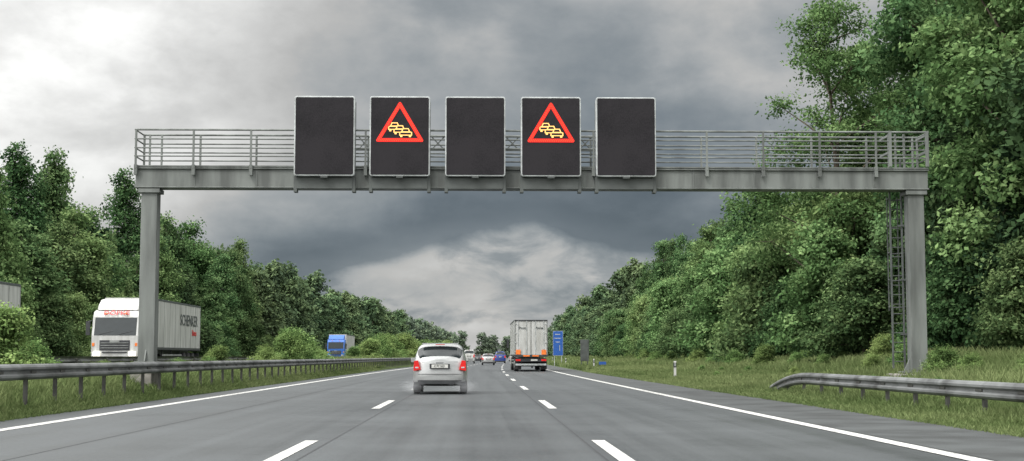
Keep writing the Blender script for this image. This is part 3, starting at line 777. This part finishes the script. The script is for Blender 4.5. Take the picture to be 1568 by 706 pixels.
def MR(v, a, b, c=0.0, d=1.0):
    n = N.new('ShaderNodeMapRange'); n.interpolation_type = 'SMOOTHSTEP'
    L.new(v, n.inputs[0]); n.inputs[1].default_value = a; n.inputs[2].default_value = b; n.inputs[3].default_value = c; n.inputs[4].default_value = d
    return n.outputs[0]
x, y, z = sp.outputs
def planar(off):
    zz = M('ADD', M('MAXIMUM', z, 0.0), off)
    cb = N.new('ShaderNodeCombineXYZ'); L.new(M('DIVIDE', x, zz), cb.inputs[0]); L.new(M('DIVIDE', y, zz), cb.inputs[1]); return cb.outputs[0]
pA = planar(.16)
def noise(sc, det=9, ro=.58, off=0.0, vec=None, dist=0.0, msc=(1, 1, 1)):
    n = N.new('ShaderNodeTexNoise'); n.inputs['Scale'].default_value = sc; n.inputs['Detail'].default_value = det; n.inputs['Roughness'].default_value = ro; n.inputs['Distortion'].default_value = dist
    mp = N.new('ShaderNodeMapping'); mp.inputs['Location'].default_value = (off, off*.7, off*.3); mp.inputs['Scale'].default_value = msc
    L.new(vec, mp.inputs[0]); L.new(mp.outputs[0], n.inputs['Vector']); return n.outputs['Fac']
G = tc.outputs['Generated']
nA = noise(4.0, 2, .5, 3.0, G, msc=(1, 1, 2)); nB = noise(1.2, 4, .5, 7.0, pA, .2); nC = noise(8.0, 7, .52, 1.0, G, .25, (1, 1, 1.7))
nD = noise(17.0, 7, .56, 5.0, G, .4, (1, 1, 2.1)); nE = noise(34, 4, .6, 2.0, G, 0, (1, 1, 1.6))
e_ = M('ADD', z, M('MULTIPLY', M('SUBTRACT', nA, .5), .05))
e_ = M('ADD', e_, M('MULTIPLY', M('SUBTRACT', nC, .5), .05))
e_ = M('ADD', e_, M('MULTIPLY', M('SUBTRACT', nE, .5), .014))
ax = M('ABSOLUTE', M('SUBTRACT', x, .035))
e_ = M('ADD', e_, M('MULTIPLY', M('MULTIPLY', ax, ax), 1.4))
cr = N.new('ShaderNodeValToRGB'); el = cr.color_ramp.elements; L.new(e_, cr.inputs[0])
stops = [(0.0, .50), (.012, .52), (.030, .42), (.045, .47), (.066, .54), (.074, .46), (.082, .26), (.10, .20), (.125, .235), (.15, .31), (.2, .38), (.26, .43), (.5, .7), (1.0, 1.0)]
el[0].position = 0; el[0].color = (.50,)*3+(1,); el[1].position = 1; el[1].color = (1.0,)*3+(1,)
for p_, v in stops[1:-1]:
    q = el.new(p_); q.color = (v, v, v, 1)
base = cr.outputs['Color']
az = M('ADD', x, M('MULTIPLY', M('SUBTRACT', nC, .5), .2))
left = M('MULTIPLY', MR(az, -.05, -.22), MR(z, .07, .14))
rightd = M('MULTIPLY', MR(az, .0, .15), MR(e_, .25, .12))
v = M('MULTIPLY', base, M('ADD', 1.0, M('MULTIPLY', left, .85)))
v = M('MULTIPLY', v, M('SUBTRACT', 1.0, M('MULTIPLY', rightd, .25)))
v = M('MULTIPLY', v, MR(nB, .3, .7, .86, 1.16))
v = M('MULTIPLY', v, MR(nC, .32, .68, .80, 1.20))
low = MR(e_, .088, .07)
puff = MR(nD, .38, .60, .68, 1.22)
v = M('MULTIPLY', v, M('ADD', 1.0, M('MULTIPLY', low, M('SUBTRACT', puff, 1.0))))
v = M('MULTIPLY', v, MR(nE, .3, .7, .95, 1.05))
back = MR(y, .3, -.5, 1.0, 1.7); v = M('MULTIPLY', v, back)  # unseen sky behind the camera brightened to add fill light
up = MR(z, .35, .9, 1.0, 2.3); v = M('MULTIPLY', v, up)  # sky above the frame also brightened for extra fill
tint = N.new('ShaderNodeValToRGB'); L.new(v, tint.inputs[0]); te = tint.color_ramp.elements
te[0].position = .12; te[0].color = (.78, .98, 1.16, 1); te[1].position = .5; te[1].color = (1.0, 1.0, .98, 1)
q = te.new(.30); q.color = (.91, 1.0, 1.06, 1)
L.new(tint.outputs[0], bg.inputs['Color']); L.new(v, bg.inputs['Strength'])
mx = N.new('ShaderNodeMixShader'); mx.inputs[0].default_value = .05
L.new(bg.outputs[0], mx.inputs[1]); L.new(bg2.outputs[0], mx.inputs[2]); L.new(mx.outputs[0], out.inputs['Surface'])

sd = bpy.data.lights.new('sun', 'SUN'); sd.energy = 1.4; sd.angle = R(14); sd.color = (1, .96, .9)
so = bpy.data.objects.new('sun', sd); col.objects.link(so)
az_, elv = R(215), R(52)
d = Vector((math.sin(az_)*math.cos(elv), math.cos(az_)*math.cos(elv), math.sin(elv)))
so.rotation_euler = d.to_track_quat('Z', 'Y').to_euler()
scene.view_settings.view_transform = 'Standard'; scene.view_settings.look = 'None'; scene.view_settings.exposure = 0
